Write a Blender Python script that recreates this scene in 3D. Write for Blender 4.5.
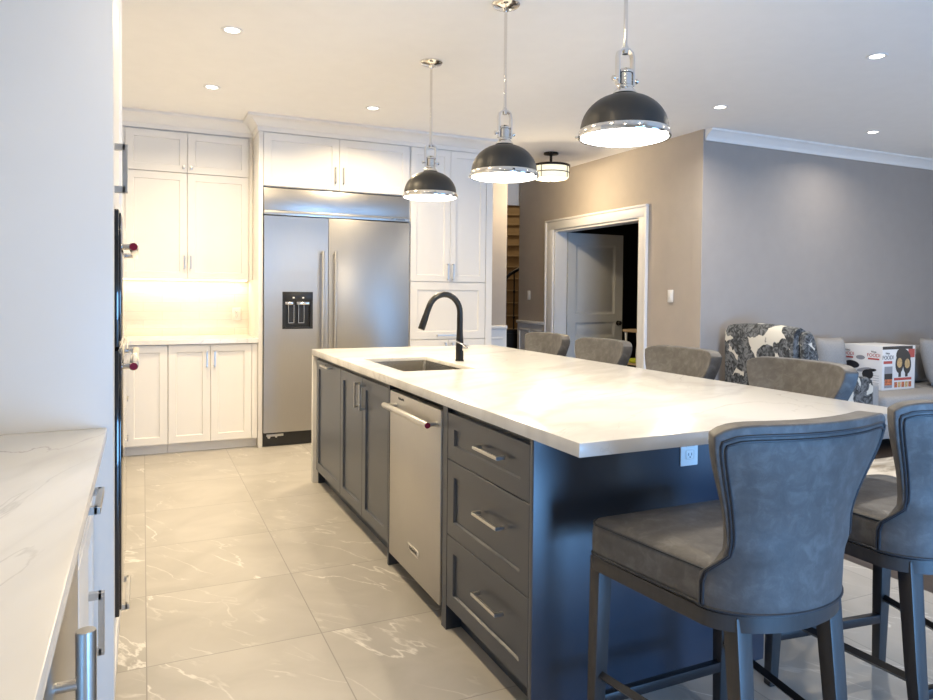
import bpy, bmesh, math, random
from mathutils import Vector, Matrix
random.seed(4)
PI = math.pi
for o in list(bpy.data.objects):
    bpy.data.objects.remove(o)
SC = bpy.context.scene
COL = SC.collection

# ------------------------------------------------------------------ camera
yaw, pitch, roll = 0.43777, 0.022594, -0.0099746
FPX, CX, CY = 704.67, 472.877, 309.008
c, s = math.cos(yaw), math.sin(yaw)
r0 = Vector((c, -s, 0)); f0 = Vector((s, c, 0)); d0 = Vector((0, 0, -1))
f2 = f0*math.cos(pitch) + d0*math.sin(pitch)
d2 = d0*math.cos(pitch) - f0*math.sin(pitch)
r3 = r0*math.cos(roll) + d2*math.sin(roll)
d3 = d2*math.cos(roll) - r0*math.sin(roll)
cam = bpy.data.cameras.new('camera')
cam_ob = bpy.data.objects.new('camera', cam); COL.objects.link(cam_ob)
M = Matrix((( r3.x, -d3.x, -f2.x, 0), (r3.y, -d3.y, -f2.y, 0), (r3.z, -d3.z, -f2.z, 1.31), (0, 0, 0, 1)))
cam_ob.matrix_world = M
cam.sensor_fit = 'HORIZONTAL'; cam.sensor_width = 36
cam.lens = FPX/933*36
cam.shift_x = -(CX-466.5)/933
cam.shift_y = (CY-350)/933
cam.clip_start = 0.02
SC.camera = cam_ob

# ------------------------------------------------------------------ world, daylight, fill lights, exposure
SC.view_settings.view_transform = 'Standard'
SC.view_settings.look = 'None'
SC.view_settings.gamma = 1
SC.view_settings.use_curve_mapping = False
SC.view_settings.exposure = 0.45
W = bpy.data.worlds.new('world'); SC.world = W; W.use_nodes = True
W.node_tree.nodes['Background'].inputs[0].default_value = (0.62, 0.78, 1.0, 1)
W.node_tree.nodes['Background'].inputs[1].default_value = 0.6
DAY = (0.20, 0.50, 1.0)
WARM = (1.0, 0.80, 0.52)
def area(name, loc, rot, sx, sy, power, color, spread=PI, shape='RECTANGLE'):
    l = bpy.data.lights.new(name, 'AREA'); l.shape = shape; l.size = sx
    if shape == 'RECTANGLE': l.size_y = sy
    l.energy = power; l.color = color; l.spread = spread
    o = bpy.data.objects.new(name, l); COL.objects.link(o); o.location = loc; o.rotation_euler = rot
    return o
PW_PATIO, PW_LIVING, PW_CAN, PW_PEND, PW_UNDER, PW_FLUSH = 48, 38, 18, 5, 2.4, 22
area('patio_daylight', (5.6, -2.12, 1.0), (PI/2, 0, .2), 2.0, 1.9, PW_PATIO, DAY)
area('low_window_fill', (1.95, -2.12, .50), (PI/2, 0, -.32), 1.9, .9, 74, DAY, math.radians(120))  # blue fill added behind the camera; its low window is invented for it
area('living_fill', (8.75, 1.6, 1.5), (PI/2, 0, PI/2), 2.6, 1.6, PW_LIVING, (1.0, 0.94, 0.86))  # neutral fill added before the solid far wall, which has no window

# ------------------------------------------------------------------ helpers: materials
def mat(name, col, rough=0.5, metal=0.0, var=0.0, scale=8.0, bump=0.0, bscale=60.0, spec=None, emit=None, estr=0.0, stretch=None, coat=0.0):
    m = bpy.data.materials.new(name); m.use_nodes = True
    nt = m.node_tree; b = nt.nodes['Principled BSDF']
    b.inputs['Roughness'].default_value = rough; b.inputs['Metallic'].default_value = metal
    if spec is not None: b.inputs['Specular IOR Level'].default_value = spec
    if coat: b.inputs['Coat Weight'].default_value = coat; b.inputs['Coat Roughness'].default_value = 0.12
    tc = nt.nodes.new('ShaderNodeTexCoord'); mp = nt.nodes.new('ShaderNodeMapping')
    if stretch: mp.inputs['Scale'].default_value = stretch
    nt.links.new(tc.outputs['Object'], mp.inputs[0])
    nz = nt.nodes.new('ShaderNodeTexNoise'); nz.inputs['Scale'].default_value = scale; nz.inputs['Detail'].default_value = 5
    nt.links.new(mp.outputs[0], nz.inputs['Vector'])
    rp = nt.nodes.new('ShaderNodeValToRGB')
    rp.color_ramp.elements[0].position = 0.32; rp.color_ramp.elements[1].position = 0.68
    rp.color_ramp.elements[0].color = (*[max(0, x*(1-var)) for x in col], 1)
    rp.color_ramp.elements[1].color = (*[min(1, x*(1+var)) for x in col], 1)
    nt.links.new(nz.outputs['Fac'], rp.inputs[0]); nt.links.new(rp.outputs[0], b.inputs['Base Color'])
    if bump:
        n2 = nt.nodes.new('ShaderNodeTexNoise'); n2.inputs['Scale'].default_value = bscale; n2.inputs['Detail'].default_value = 3
        nt.links.new(mp.outputs[0], n2.inputs['Vector'])
        bp = nt.nodes.new('ShaderNodeBump'); bp.inputs['Strength'].default_value = bump; bp.inputs['Distance'].default_value = 0.004
        nt.links.new(n2.outputs['Fac'], bp.inputs['Height']); nt.links.new(bp.outputs[0], b.inputs['Normal'])
    if emit:
        b.inputs['Emission Color'].default_value = (*emit, 1); b.inputs['Emission Strength'].default_value = estr
    return m

class NT:
    """small node-graph writer"""
    def __init__(self, name, rough=0.4):
        self.m = bpy.data.materials.new(name); self.m.use_nodes = True
        self.t = self.m.node_tree; self.b = self.t.nodes['Principled BSDF']; self.b.inputs['Roughness'].default_value = rough
        self.co = self.t.nodes.new('ShaderNodeTexCoord').outputs['Object']
    def n(self, kind, **k):
        x = self.t.nodes.new(kind)
        for a, v in k.items(): setattr(x, a, v)
        return x
    def put(self, sock, v):
        if hasattr(v, 'is_output'): self.t.links.new(v, sock)
        else: sock.default_value = v
    def math(self, op, a, b=0.0, c=None):
        x = self.n('ShaderNodeMath', operation=op); self.put(x.inputs[0], a); self.put(x.inputs[1], b)
        if c is not None: self.put(x.inputs[2], c)
        return x.outputs[0]
    def noise(self, scale, vec=None, detail=4, dist=0.0, rough=.5):
        x = self.n('ShaderNodeTexNoise'); x.inputs['Scale'].default_value = scale; x.inputs['Detail'].default_value = detail
        x.inputs['Distortion'].default_value = dist; x.inputs['Roughness'].default_value = rough
        self.put(x.inputs['Vector'], vec if vec is not None else self.co); return x.outputs['Fac']
    def map(self, sc=(1,1,1), rot=(0,0,0), loc=(0,0,0), vec=None):
        x = self.n('ShaderNodeMapping'); x.inputs['Scale'].default_value = sc; x.inputs['Rotation'].default_value = rot; x.inputs['Location'].default_value = loc
        self.put(x.inputs[0], vec if vec is not None else self.co); return x.outputs[0]
    def ramp(self, f, pts):
        x = self.n('ShaderNodeValToRGB'); e = x.color_ramp.elements
        while len(e) < len(pts): e.new(0.5)
        for q, (p, cc) in zip(e, pts):
            q.position = p; q.color = (*cc, 1) if len(cc) == 3 else cc
        self.put(x.inputs[0], f); return x.outputs[0]
    def mix(self, f, a, b):
        x = self.n('ShaderNodeMix', data_type='RGBA'); self.put(x.inputs[0], f)
        self.put(x.inputs[6], (*a, 1) if isinstance(a, tuple) else a); self.put(x.inputs[7], (*b, 1) if isinstance(b, tuple) else b)
        return x.outputs[2]
    def vein(self, scale, vec, width, dist=1.0, detail=4):
        f = self.noise(scale, vec, detail, dist)
        d = self.math('ABSOLUTE', self.math('SUBTRACT', f, 0.5))
        x = self.n('ShaderNodeMapRange'); x.clamp = True
        self.put(x.inputs[0], d); x.inputs[1].default_value = 0; x.inputs[2].default_value = width; x.inputs[3].default_value = 1; x.inputs[4].default_value = 0
        return x.outputs[0]
    def done(self, col):
        self.put(self.b.inputs['Base Color'], col); return self.m

def tile_mat():
    g = NT('floor_tile', 0.33)
    sep = g.n('ShaderNodeSeparateXYZ'); g.put(sep.inputs[0], g.co)
    u = g.math('DIVIDE', g.math('SUBTRACT', sep.outputs[0], 0.01), 0.61)
    v = g.math('DIVIDE', g.math('SUBTRACT', sep.outputs[1], 2.665), 0.625)
    fu = g.math('FRACT', u); fv = g.math('FRACT', v)
    iu = g.math('FLOOR', u); iv = g.math('FLOOR', v)
    du = g.math('MINIMUM', fu, g.math('SUBTRACT', 1.0, fu)); dv = g.math('MINIMUM', fv, g.math('SUBTRACT', 1.0, fv))
    gr = g.math('LESS_THAN', g.math('MINIMUM', du, dv), 0.0035)
    cv = g.n('ShaderNodeCombineXYZ'); g.put(cv.inputs[0], iu); g.put(cv.inputs[1], iv)
    wn = g.n('ShaderNodeTexWhiteNoise', noise_dimensions='3D'); g.put(wn.inputs[0], cv.outputs[0])
    off = g.n('ShaderNodeVectorMath', operation='MULTIPLY_ADD'); g.put(off.inputs[0], wn.outputs['Color']); off.inputs[1].default_value = (9, 9, 9); g.put(off.inputs[2], g.co)
    vec = g.map((2.1, 0.62, 1), vec=g.map(rot=(0, 0, -0.56), vec=off.outputs[0]))
    base = g.ramp(g.noise(3.2, off.outputs[0], 6, 0.6), [(0.3, (0.375, 0.35, 0.31)), (0.7, (0.475, 0.445, 0.40))])
    m1 = g.math('MULTIPLY', g.vein(1.5, vec, 0.009, 0.35, 7), g.ramp(g.noise(2.6, off.outputs[0], 3), [(0.47, (0, 0, 0)), (0.60, (1, 1, 1))]))
    m2 = g.math('MULTIPLY', g.vein(3.1, vec, 0.016, 0.5, 7), g.ramp(g.noise(3.4, off.outputs[0], 3), [(0.50, (0, 0, 0)), (0.64, (.5, .5, .5))]))
    col = g.mix(g.math('MULTIPLY', g.math('MAXIMUM', m1, m2), 0.8), base, (0.82, 0.79, 0.73))
    col = g.mix(g.math('MULTIPLY', wn.outputs['Value'], 0.10), col, (0.40, 0.38, 0.35))
    return g.done(g.mix(gr, col, (0.27, 0.25, 0.225)))
def quartz_mat(name, tone, veincol, amt, seed, ang, soft):
    g = NT(name, 0.2); g.b.inputs['Specular IOR Level'].default_value = 0.35
    vec = g.map((1.5, 0.5, 1), vec=g.map(rot=(0, 0, ang), loc=(seed, seed*.7, 0)))
    base = g.ramp(g.noise(1.6, vec, 4, 0.4), [(0.35, tuple(x*0.95 for x in tone)), (0.6, tone)])
    v1 = g.math('MULTIPLY', g.vein(1.5, vec, 0.008, 1.1, 7), g.ramp(g.noise(1.3, vec, 2), [(0.36, (.15, .15, .15)), (0.55, (1, 1, 1))]))
    v2 = g.math('MULTIPLY', g.vein(1.15, vec, 0.05, 0.4, 5), soft)
    return g.done(g.mix(g.math('MULTIPLY', g.math('MAXIMUM', v1, v2), amt), base, veincol))
def steel_mat(name, col=(0.47, 0.455, 0.435), rough=0.36, stretch=(60, 60, 1.0)):
    g = NT(name, rough); g.b.inputs['Metallic'].default_value = 1
    n = g.noise(9, g.map(stretch), 3)
    return g.done(g.ramp(n, [(0.3, tuple(x*.975 for x in col)), (0.7, tuple(x*1.02 for x in col))]))
def leather_mat():
    g = NT('stool_leather', 0.52)
    n = g.noise(26, None, 7, 0.5, .62); n2 = g.noise(6, None, 3)
    f = g.math('ADD', g.math('MULTIPLY', n, 0.75), g.math('MULTIPLY', n2, 0.25))
    bp = g.n('ShaderNodeBump'); bp.inputs['Strength'].default_value = 0.12; bp.inputs['Distance'].default_value = 0.002
    g.put(bp.inputs['Height'], g.noise(210, None, 3)); g.put(g.b.inputs['Normal'], bp.outputs[0])
    return g.done(g.ramp(f, [(0.36, (0.066, 0.063, 0.063)), (0.5, (0.083, 0.080, 0.080)), (0.64, (0.118, 0.116, 0.117))]))
def floral_mat():
    g = NT('floral_fabric', 0.85)
    wob = g.n('ShaderNodeVectorMath', operation='MULTIPLY_ADD')
    nz = g.n('ShaderNodeTexNoise'); nz.inputs['Scale'].default_value = 7; nz.inputs['Detail'].default_value = 3; g.put(nz.inputs['Vector'], g.co)
    g.put(wob.inputs[0], nz.outputs['Color']); wob.inputs[1].default_value = (.11, .11, .11); g.put(wob.inputs[2], g.co)
    v = g.n('ShaderNodeTexVoronoi'); v.inputs['Scale'].default_value = 6.6; g.put(v.inputs['Vector'], wob.outputs[0])
    flower = g.ramp(v.outputs['Distance'], [(0.69, (1, 1, 1)), (0.715, (0, 0, 0))])
    pet = g.ramp(g.noise(22, None, 4, 1.5), [(0.38, (0.02, 0.022, 0.024)), (0.5, (0.075, 0.08, 0.085)), (0.62, (0.16, 0.165, 0.17))])
    return g.done(g.mix(flower, (0.58, 0.55, 0.48), pet))
def rug_mat():
    g = NT('rug', 0.95)
    n = g.noise(3.2, g.map((1, 2.2, 1)), 6, 1.2)
    return g.done(g.ramp(n, [(0.36, (0.30, 0.26, 0.21)), (0.48, (0.52, 0.48, 0.42)), (0.6, (0.66, 0.62, 0.56))]))
def wood_floor_mat():
    g = NT('dark_wood_floor', 0.3)
    n = g.noise(5, g.map((14, 1.0, 1)), 5, 0.6)
    sep = g.n('ShaderNodeSeparateXYZ'); g.put(sep.inputs[0], g.co)
    fr = g.math('FRACT', g.math('DIVIDE', sep.outputs[0], 0.11))
    gap = g.math('LESS_THAN', fr, 0.03)
    return g.done(g.mix(gap, g.ramp(n, [(0.3, (0.035, 0.024, 0.018)), (0.7, (0.075, 0.052, 0.038))]), (0.01, 0.008, 0.006)))
def subway_mat():
    g = NT('backsplash_tile', 0.22)
    br = g.n('ShaderNodeTexBrick'); br.inputs['Scale'].default_value = 1.0
    br.inputs['Brick Width'].default_value = 0.30; br.inputs['Row Height'].default_value = 0.075; br.inputs['Mortar Size'].default_value = 0.0022
    br.inputs['Color1'].default_value = (0.74, 0.70, 0.61, 1); br.inputs['Color2'].default_value = (0.78, 0.74, 0.65, 1); br.inputs['Mortar'].default_value = (0.62, 0.58, 0.50, 1)
    sep = g.n('ShaderNodeSeparateXYZ'); g.put(sep.inputs[0], g.co); cb = g.n('ShaderNodeCombineXYZ')
    g.put(cb.inputs[0], sep.outputs[0]); g.put(cb.inputs[1], sep.outputs[2]); g.put(br.inputs['Vector'], cb.outputs[0])
    n = g.noise(9, g.map((1, 1, 5)), 4)
    bp = g.n('ShaderNodeBump'); bp.inputs['Strength'].default_value = 0.25; bp.inputs['Distance'].default_value = 0.004; g.put(bp.inputs['Height'], g.noise(30, g.map((1, 1, 3)), 3)); g.put(g.b.inputs['Normal'], bp.outputs[0])
    return g.done(g.mix(g.ramp(n, [(.4, (0, 0, 0)), (.6, (.25, .25, .25))]), br.outputs['Color'], (0.68, 0.63, 0.53)))

MT = dict(
    ceiling=mat('ceiling_paint', (0.88, 0.865, 0.845), 0.9, var=.01),
    white_wall=mat('white_paint', (0.78, 0.77, 0.75), 0.8, var=.01),
    taupe=mat('taupe_wall_paint', (0.43, 0.375, 0.32), 0.75, var=.02, bump=.03, bscale=300),
    gray=mat('gray_wall_paint', (0.325, 0.292, 0.268), 0.65, var=.02, bump=.03, bscale=300),
    trim=mat('white_trim', (0.80, 0.785, 0.765), 0.45, var=.01),
    cab=mat('white_cabinet', (0.80, 0.775, 0.735), 0.38, var=.012, scale=3),
    navy=mat('navy_cabinet', (0.026, 0.036, 0.056), 0.34, var=.05, scale=4, spec=.8),
    door=mat('gray_door_paint', (0.62, 0.62, 0.60), 0.5, var=.01),
    floor=tile_mat(), wood_floor=wood_floor_mat(), rug=rug_mat(), splash=subway_mat(),
    quartz=quartz_mat('island_quartz', (0.76, 0.745, 0.715), (0.48, 0.46, 0.43), 0.5, 3.1, 1.0, .8),
    quartz2=quartz_mat('counter_quartz', (0.76, 0.745, 0.715), (0.36, 0.34, 0.33), 0.65, 7.7, 0.3, .25),
    steel=steel_mat('brushed_steel', stretch=(1.0, 60, 60)), steel_v=steel_mat('brushed_steel_upright', stretch=(60, 60, 1.0)),
    sinksteel=steel_mat('sink_steel', (0.56, 0.54, 0.50), 0.25),
    pull=mat('brushed_nickel', (0.55, 0.54, 0.52), 0.32, 1.0, .03, 40),
    chrome=mat('polished_chrome', (0.78, 0.76, 0.73), 0.10, 1.0, .02, 20),
    red=mat('red_medallion', (0.24, 0.008, 0.03), 0.3, 0.3, .05),
    black=mat('black_plastic', (0.012, 0.012, 0.013), 0.3, 0, .1),
    glass=mat('black_oven_glass', (0.010, 0.011, 0.014), 0.06, 0, .1, coat=.6),
    gap=mat('dark_gap', (0.02, 0.02, 0.02), 0.8),
    shade=mat('dark_bronze_shade', (0.036, 0.035, 0.033), 0.42, 0.35, .1),
    bulb=mat('pendant_diffuser', (0.9, 0.88, 0.84), 0.5, emit=(1, 0.97, 0.91), estr=5),
    shade_in=mat('white_enamel', (0.85, 0.84, 0.82), 0.5),
    lens=mat('downlight_lens', (0.9, 0.9, 0.88), 0.5, emit=(1, 0.95, 0.85), estr=5.0),
    drum=mat('lit_drum_glass', (0.75, 0.7, 0.55), 0.6, emit=(1, 0.92, 0.66), estr=0.62),
    bronze=mat('oil_rubbed_bronze', (0.025, 0.019, 0.015), 0.4, 0.6, .1),
    leather=leather_mat(), pipe=mat('dark_piping', (0.022, 0.026, 0.034), 0.5, 0, .1),
    stoolwood=mat('charcoal_stool_wood', (0.036, 0.033, 0.033), 0.42, 0, .12, 12, stretch=(6, 6, 1)),
    footrail=mat('black_footrail', (0.014, 0.014, 0.017), 0.35, 0, .1),
    floral=floral_mat(), sofa=mat('gray_sofa_fabric', (0.31, 0.297, 0.285), 0.9, 0, .06, 90, .3, 400),
    darkwood=mat('dark_brown_wood', (0.04, 0.025, 0.018), 0.5, 0, .2, 10),
    faucet=mat('graphite_faucet', (0.035, 0.034, 0.033), 0.28, 0.75, .05),
    plate=mat('white_plastic', (0.80, 0.79, 0.77), 0.4, 0, .01),
    slot=mat('outlet_slot', (0.05, 0.05, 0.05), 0.5),
    carton=mat('white_carton', (0.74, 0.72, 0.70), 0.6, 0, .02), ink=mat('black_ink', (0.02, 0.02, 0.023), 0.5), redink=mat('red_ink', (0.45, 0.06, 0.05), 0.5),
    grayink=mat('gray_ink', (0.28, 0.28, 0.30), 0.5), food=mat('food_print', (0.50, 0.13, 0.05), 0.5, 0, .6, 60), bread=mat('toast_print', (0.55, 0.35, 0.15), 0.5, 0, .3, 60),
    stairwood=mat('oak_stairs', (0.40, 0.29, 0.17), 0.5, 0, .12, 6), led=mat('led_strip', (0.9, 0.85, 0.7), 0.5, emit=(1, 0.86, 0.6), estr=3.0),
    unlit_room=mat('unlit_room_shade', (0.035, 0.033, 0.032), 0.8, 0, .05), lime=mat('lime_fabric', (0.42, 0.47, 0.03), 0.8, 0, .1),  # den walls near black: the unlit room's darkness is put into their colour
)

# ------------------------------------------------------------------ helpers: geometry
def box(bm, x0, x1, y0, y1, z0, z1, bev=0.0, seg=2):
    x0, x1 = min(x0, x1), max(x0, x1); y0, y1 = min(y0, y1), max(y0, y1); z0, z1 = min(z0, z1), max(z0, z1)
    r = bmesh.ops.create_cube(bm, size=1)
    for v in r['verts']:
        v.co = Vector((x0+(v.co.x+.5)*(x1-x0), y0+(v.co.y+.5)*(y1-y0), z0+(v.co.z+.5)*(z1-z0)))
    if bev > 0:
        es = list({e for v in r['verts'] for e in v.link_edges})
        bmesh.ops.bevel(bm, geom=es, offset=bev, segments=seg, profile=.5, affect='EDGES')
    return bm
def tube(bm, pts, rad, n=10, cap=True, closed=False):
    pts = [Vector(p) for p in pts]; m = len(pts)
    rads = rad if isinstance(rad, (list, tuple)) else [rad]*m
    t0 = (pts[1]-pts[0]).normalized()
    up = Vector((0, 0, 1)) if abs(t0.z) < .9 else Vector((1, 0, 0))
    nrm = (up - t0*up.dot(t0)).normalized(); rings = []
    for i, p in enumerate(pts):
        if closed: t = (pts[(i+1) % m]-pts[i-1]).normalized()
        else: t = (pts[min(i+1, m-1)]-pts[max(i-1, 0)]).normalized()
        nrm = (nrm - t*nrm.dot(t)).normalized(); b = t.cross(nrm)
        rings.append([bm.verts.new(p + (nrm*math.cos(2*PI*k/n)+b*math.sin(2*PI*k/n))*rads[i]) for k in range(n)])
    for i in range(m if closed else m-1):
        a, bb = rings[i], rings[(i+1) % m]
        for k in range(n): bm.faces.new((a[k], a[(k+1) % n], bb[(k+1) % n], bb[k]))
    if cap and not closed:
        bm.faces.new(list(reversed(rings[0]))); bm.faces.new(rings[-1])
    return bm
def lathe(bm, prof, cen=(0, 0, 0), n=40, axis='z'):
    cen = Vector(cen); rings = []
    def P(r, h, a):
        x, y = r*math.cos(a), r*math.sin(a)
        return cen + (Vector((x, y, h)) if axis == 'z' else Vector((h, x, y)) if axis == 'x' else Vector((y, h, x)))
    for r, h in prof:
        rings.append([bm.verts.new(P(0, h, 0))] if r < 1e-6 else [bm.verts.new(P(r, h, 2*PI*k/n)) for k in range(n)])
    for a, b in zip(rings, rings[1:]):
        for k in range(n):
            k2 = (k+1) % n
            if len(a) == 1 and len(b) == 1: continue
            if len(a) == 1: bm.faces.new((a[0], b[k2], b[k]))
            elif len(b) == 1: bm.faces.new((a[k], a[k2], b[0]))
            else: bm.faces.new((a[k], a[k2], b[k2], b[k]))
    return bm
def prism(bm, poly, z0, z1):
    a = [bm.verts.new((x, y, z0)) for x, y in poly]; b = [bm.verts.new((x, y, z1)) for x, y in poly]; n = len(poly)
    bm.faces.new(list(reversed(a))); bm.faces.new(b)
    for i in range(n): bm.faces.new((a[i], a[(i+1) % n], b[(i+1) % n], b[i]))
    return bm
def sweep(bm, path, prof):
    """profile (offset to the right of travel, z) swept along an xy path with mitred corners"""
    path = [Vector((x, y, 0)) for x, y in path]; rings = []
    for i, p in enumerate(path):
        d1 = (path[i]-path[i-1]).normalized() if i else None
        d2 = (path[i+1]-path[i]).normalized() if i < len(path)-1 else None
        d1 = d1 or d2; d2 = d2 or d1
        n1 = Vector((d1.y, -d1.x, 0)); n2 = Vector((d2.y, -d2.x, 0)); m = (n1+n2).normalized(); k = 1/max(.2, m.dot(n1))
        rings.append([bm.verts.new(p + m*k*o + Vector((0, 0, z))) for o, z in prof])
    n = len(prof)
    for a, b in zip(rings, rings[1:]):
        for k in range(n): bm.faces.new((a[k], a[(k+1) % n], b[(k+1) % n], b[k]))
    bm.faces.new(list(reversed(rings[0]))); bm.faces.new(rings[-1])
    return bm
def obj(name, bm, m, parent=None, loc=None, smooth=True, ang=35, sub=0):
    bmesh.ops.recalc_face_normals(bm, faces=bm.faces)
    me = bpy.data.meshes.new(name); bm.to_mesh(me); bm.free()
    for mm in (m if isinstance(m, list) else [m]): me.materials.append(MT[mm])
    if smooth:
        for p in me.polygons: p.use_smooth = True
        if not sub: me.set_sharp_from_angle(angle=math.radians(ang))
    o = bpy.data.objects.new(name, me); COL.objects.link(o)
    if parent: o.parent = parent
    if loc: o.location = loc
    if sub:
        md = o.modifiers.new('smooth', 'SUBSURF'); md.levels = sub; md.render_levels = sub
    return o
def B(): return bmesh.new()
def tag(o, label, cat, group=None):
    o['label'] = label; o['category'] = cat
    if group: o['group'] = group
    return o
def thing(name, label, cat, loc=(0, 0, 0), rz=0.0, group=None):
    o = bpy.data.objects.new(name, None); COL.objects.link(o); o.location = loc; o.rotation_euler = (0, 0, rz)
    o.empty_display_size = .1
    return tag(o, label, cat, group)
def struct(name, bm, m, label=None):
    o = obj(name, bm, m); o['kind'] = 'structure'
    if label: o['label'] = label
    return o
def dup(root, loc, label, rz=None):
    r = root.copy(); COL.objects.link(r); r.location = loc; r['label'] = label
    if rz is not None: r.rotation_euler = (0, 0, rz)
    for ch in list(root.children):
        cc = ch.copy(); COL.objects.link(cc); cc.parent = r
        for g in list(ch.children):
            d = g.copy(); COL.objects.link(d); d.parent = cc
    return r
def text(name, s_, size, m, parent, loc, rot, bold=0.0, sx=1.0):
    cu = bpy.data.curves.new('t', 'FONT'); cu.body = s_; cu.size = size; cu.align_x = 'CENTER'; cu.align_y = 'CENTER'; cu.extrude = 0.0006; cu.offset = bold; cu.resolution_u = 3
    t = bpy.data.objects.new('t', cu); COL.objects.link(t)
    dg = bpy.context.evaluated_depsgraph_get(); me = bpy.data.meshes.new_from_object(t.evaluated_get(dg))
    bpy.data.objects.remove(t); me.name = name; me.materials.clear(); me.materials.append(MT[m])
    o = bpy.data.objects.new(name, me); COL.objects.link(o); o.parent = parent; o.location = loc; o.rotation_euler = rot; o.scale = (sx, 1, 1)
    return o
FRONT = (PI/2, 0, 0)      # text standing upright, read from -y

# cabinet fronts: local frame, x along the width, front face at y=0 facing -y
def shaker(x0, x1, z0, z1, yf=0.0, th=0.02, fr=0.058, rec=0.009, panel=True):
    bm = B(); g = .0016
    def rect(ix, y): return [bm.verts.new(p) for p in ((x0+ix, y, z0+ix), (x1-ix, y, z0+ix), (x1-ix, y, z1-ix), (x0+ix, y, z1-ix))]
    loops = [rect(0, yf+th), rect(0, yf+.002), rect(g, yf)]
    if panel: loops += [rect(fr, yf), rect(fr+.004, yf+rec)]
    for a, b in zip(loops, loops[1:]):
        for k in range(4): bm.faces.new((a[k], a[(k+1) % 4], b[(k+1) % 4], b[k]))
    bm.faces.new(loops[-1]); bm.faces.new(list(reversed(loops[0])))
    return bm
def bar_pull(cx, cz, L, orient, yf=0.0, th=0.011, out=0.033):
    bm = B(); h = L/2
    if orient == 'v':
        box(bm, cx-th/2, cx+th/2, yf-out, yf-out+th*.8, cz-h, cz+h, .001, 1)
        for z in (cz-h+th/2, cz+h-th/2): box(bm, cx-th/2, cx+th/2, yf-out+th*.4, yf+.0005, z-th/2, z+th/2)
    else:
        box(bm, cx-h, cx+h, yf-out, yf-out+th*.8, cz-th/2, cz+th/2, .001, 1)
        for x in (cx-h+th/2, cx+h-th/2): box(bm, x-th/2, x+th/2, yf-out+th*.4, yf+.0005, cz-th/2, cz+th/2)
    return bm
def front(root, kind, x0, x1, z0, z1, m, handle=None, fr=.058, yf=0.0):
    d = obj(kind, shaker(x0+.0015, x1-.0015, z0+.0015, z1-.0015, yf, fr=fr), m, root)
    if handle:
        if handle[0] == 'k':
            bm = B(); box(bm, handle[1]-.011, handle[1]+.011, yf-.026, yf-.012, handle[2]-.013, handle[2]+.013, .002); box(bm, handle[1]-.005, handle[1]+.005, yf-.014, yf+.0005, handle[2]-.005, handle[2]+.005)
            obj('knob', bm, 'pull', d)
        else:
            obj('handle', bar_pull(handle[1], handle[2], handle[3], handle[0], yf, handle[4] if len(handle) > 4 else .011, .036 if len(handle) > 4 else .033), 'pull', d)
    return d
def carcass(root, W_, D, z0, z1, m, kick=0.0, kin=0.065, y0=0.021, gables=()):
    bm = B(); box(bm, 0, W_, y0, D, max(z0, kick), z1)
    if kick:
        box(bm, 0.0, W_, kin, D, 0, kick)
        for a, b in gables: box(bm, a, b, y0, kin, 0, kick)
    return obj('carcass', bm, m, root)
def tube_handle(root, a, b, face_dir, out, r=0.0135, medal=None, m='steel', parent=None):
    """round bar from a to b with posts back to the face and a red end medallion"""
    bm = B(); a, b = Vector(a), Vector(b); ax = (b-a).normalized(); fd = Vector(face_dir)
    tube(bm, [a, a+ax*.004, b-ax*.004, b], [r*.9, r, r, r*.9], 20)
    for p in (a+ax*.022, b-ax*.022):
        tube(bm, [p, p+fd*(out)], r*.72, 12)
    h = obj('handle', bm, m, parent or root)
    if medal:
        for p, d in ((a, -1), (b, 1)):
            bm = B(); tube(bm, [p+ax*d*.0005, p+ax*d*.003], r*.86, 18); tube(bm, [p+ax*d*.003, p+ax*d*.0036], r*.3, 8)
            obj('medallion', bm, 'red', h)
    return h

# ------------------------------------------------------------------ the setting
Zc = 2.76
bm = B(); box(bm, -0.80, 3.17, -2.3, 9.0, -0.06, 0); struct('floor', bm, 'floor')
bm = B(); box(bm, 3.17, 9.1, -2.3, 12.6, -0.06, 0); struct('floor_living', bm, 'wood_floor')
bm = B(); box(bm, -0.80, 9.1, -2.3, 8.20, Zc, Zc+.08); struct('ceiling', bm, 'ceiling')
bm = B(); box(bm, -0.80, -0.70, -2.3, 6.80, 0, Zc); struct('wall_left', bm, 'white_wall')
bm = B(); box(bm, -0.70, 3.53, 6.70, 6.82, 0, Zc); struct('wall_back', bm, 'taupe')
bm = B(); box(bm, -0.699, 0.867, 6.688, 6.6995, 0.9145, 1.42); struct('wall_backsplash', bm, 'splash')
bm = B()      # the wall behind the camera, with a wide patio opening and an added low one for the fill
box(bm, -0.70, .95, -2.3, -2.18, 0, Zc); box(bm, .95, 2.95, -2.3, -2.18, 1.0, Zc); box(bm, 2.95, 4.45, -2.3, -2.18, 0, Zc); box(bm, 6.75, 9.0, -2.3, -2.18, 0, Zc); box(bm, 4.45, 6.75, -2.3, -2.18, 2.1, Zc)
struct('wall_near', bm, 'white_wall')
bm = B()
for x in (4.45, 5.57, 6.69): box(bm, x, x+.06, -2.27, -2.21, 0, 2.1)
for z in (0.0, 2.04): box(bm, 4.45, 6.75, -2.27, -2.21, z, z+.06)
struct('window_2', bm, 'trim'); bm = B()
for x in (.95, 1.92, 2.89): box(bm, x, x+.06, -2.27, -2.21, 0, 1.0)
for z in (0.0, .94): box(bm, .95, 2.95, -2.27, -2.21, z, z+.06)
struct('window_low_added', bm, 'trim')  # unseen low frame, added only to hold the blue fill
bm = B(); box(bm, 9.0, 9.1, -2.3, 4.9, 0, Zc); struct('wall_far_living', bm, 'gray')
bm = B(); box(bm, 4.43, 9.0, 4.75, 4.87, 0, Zc); 
struct('wall_living', bm, 'gray')
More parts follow.
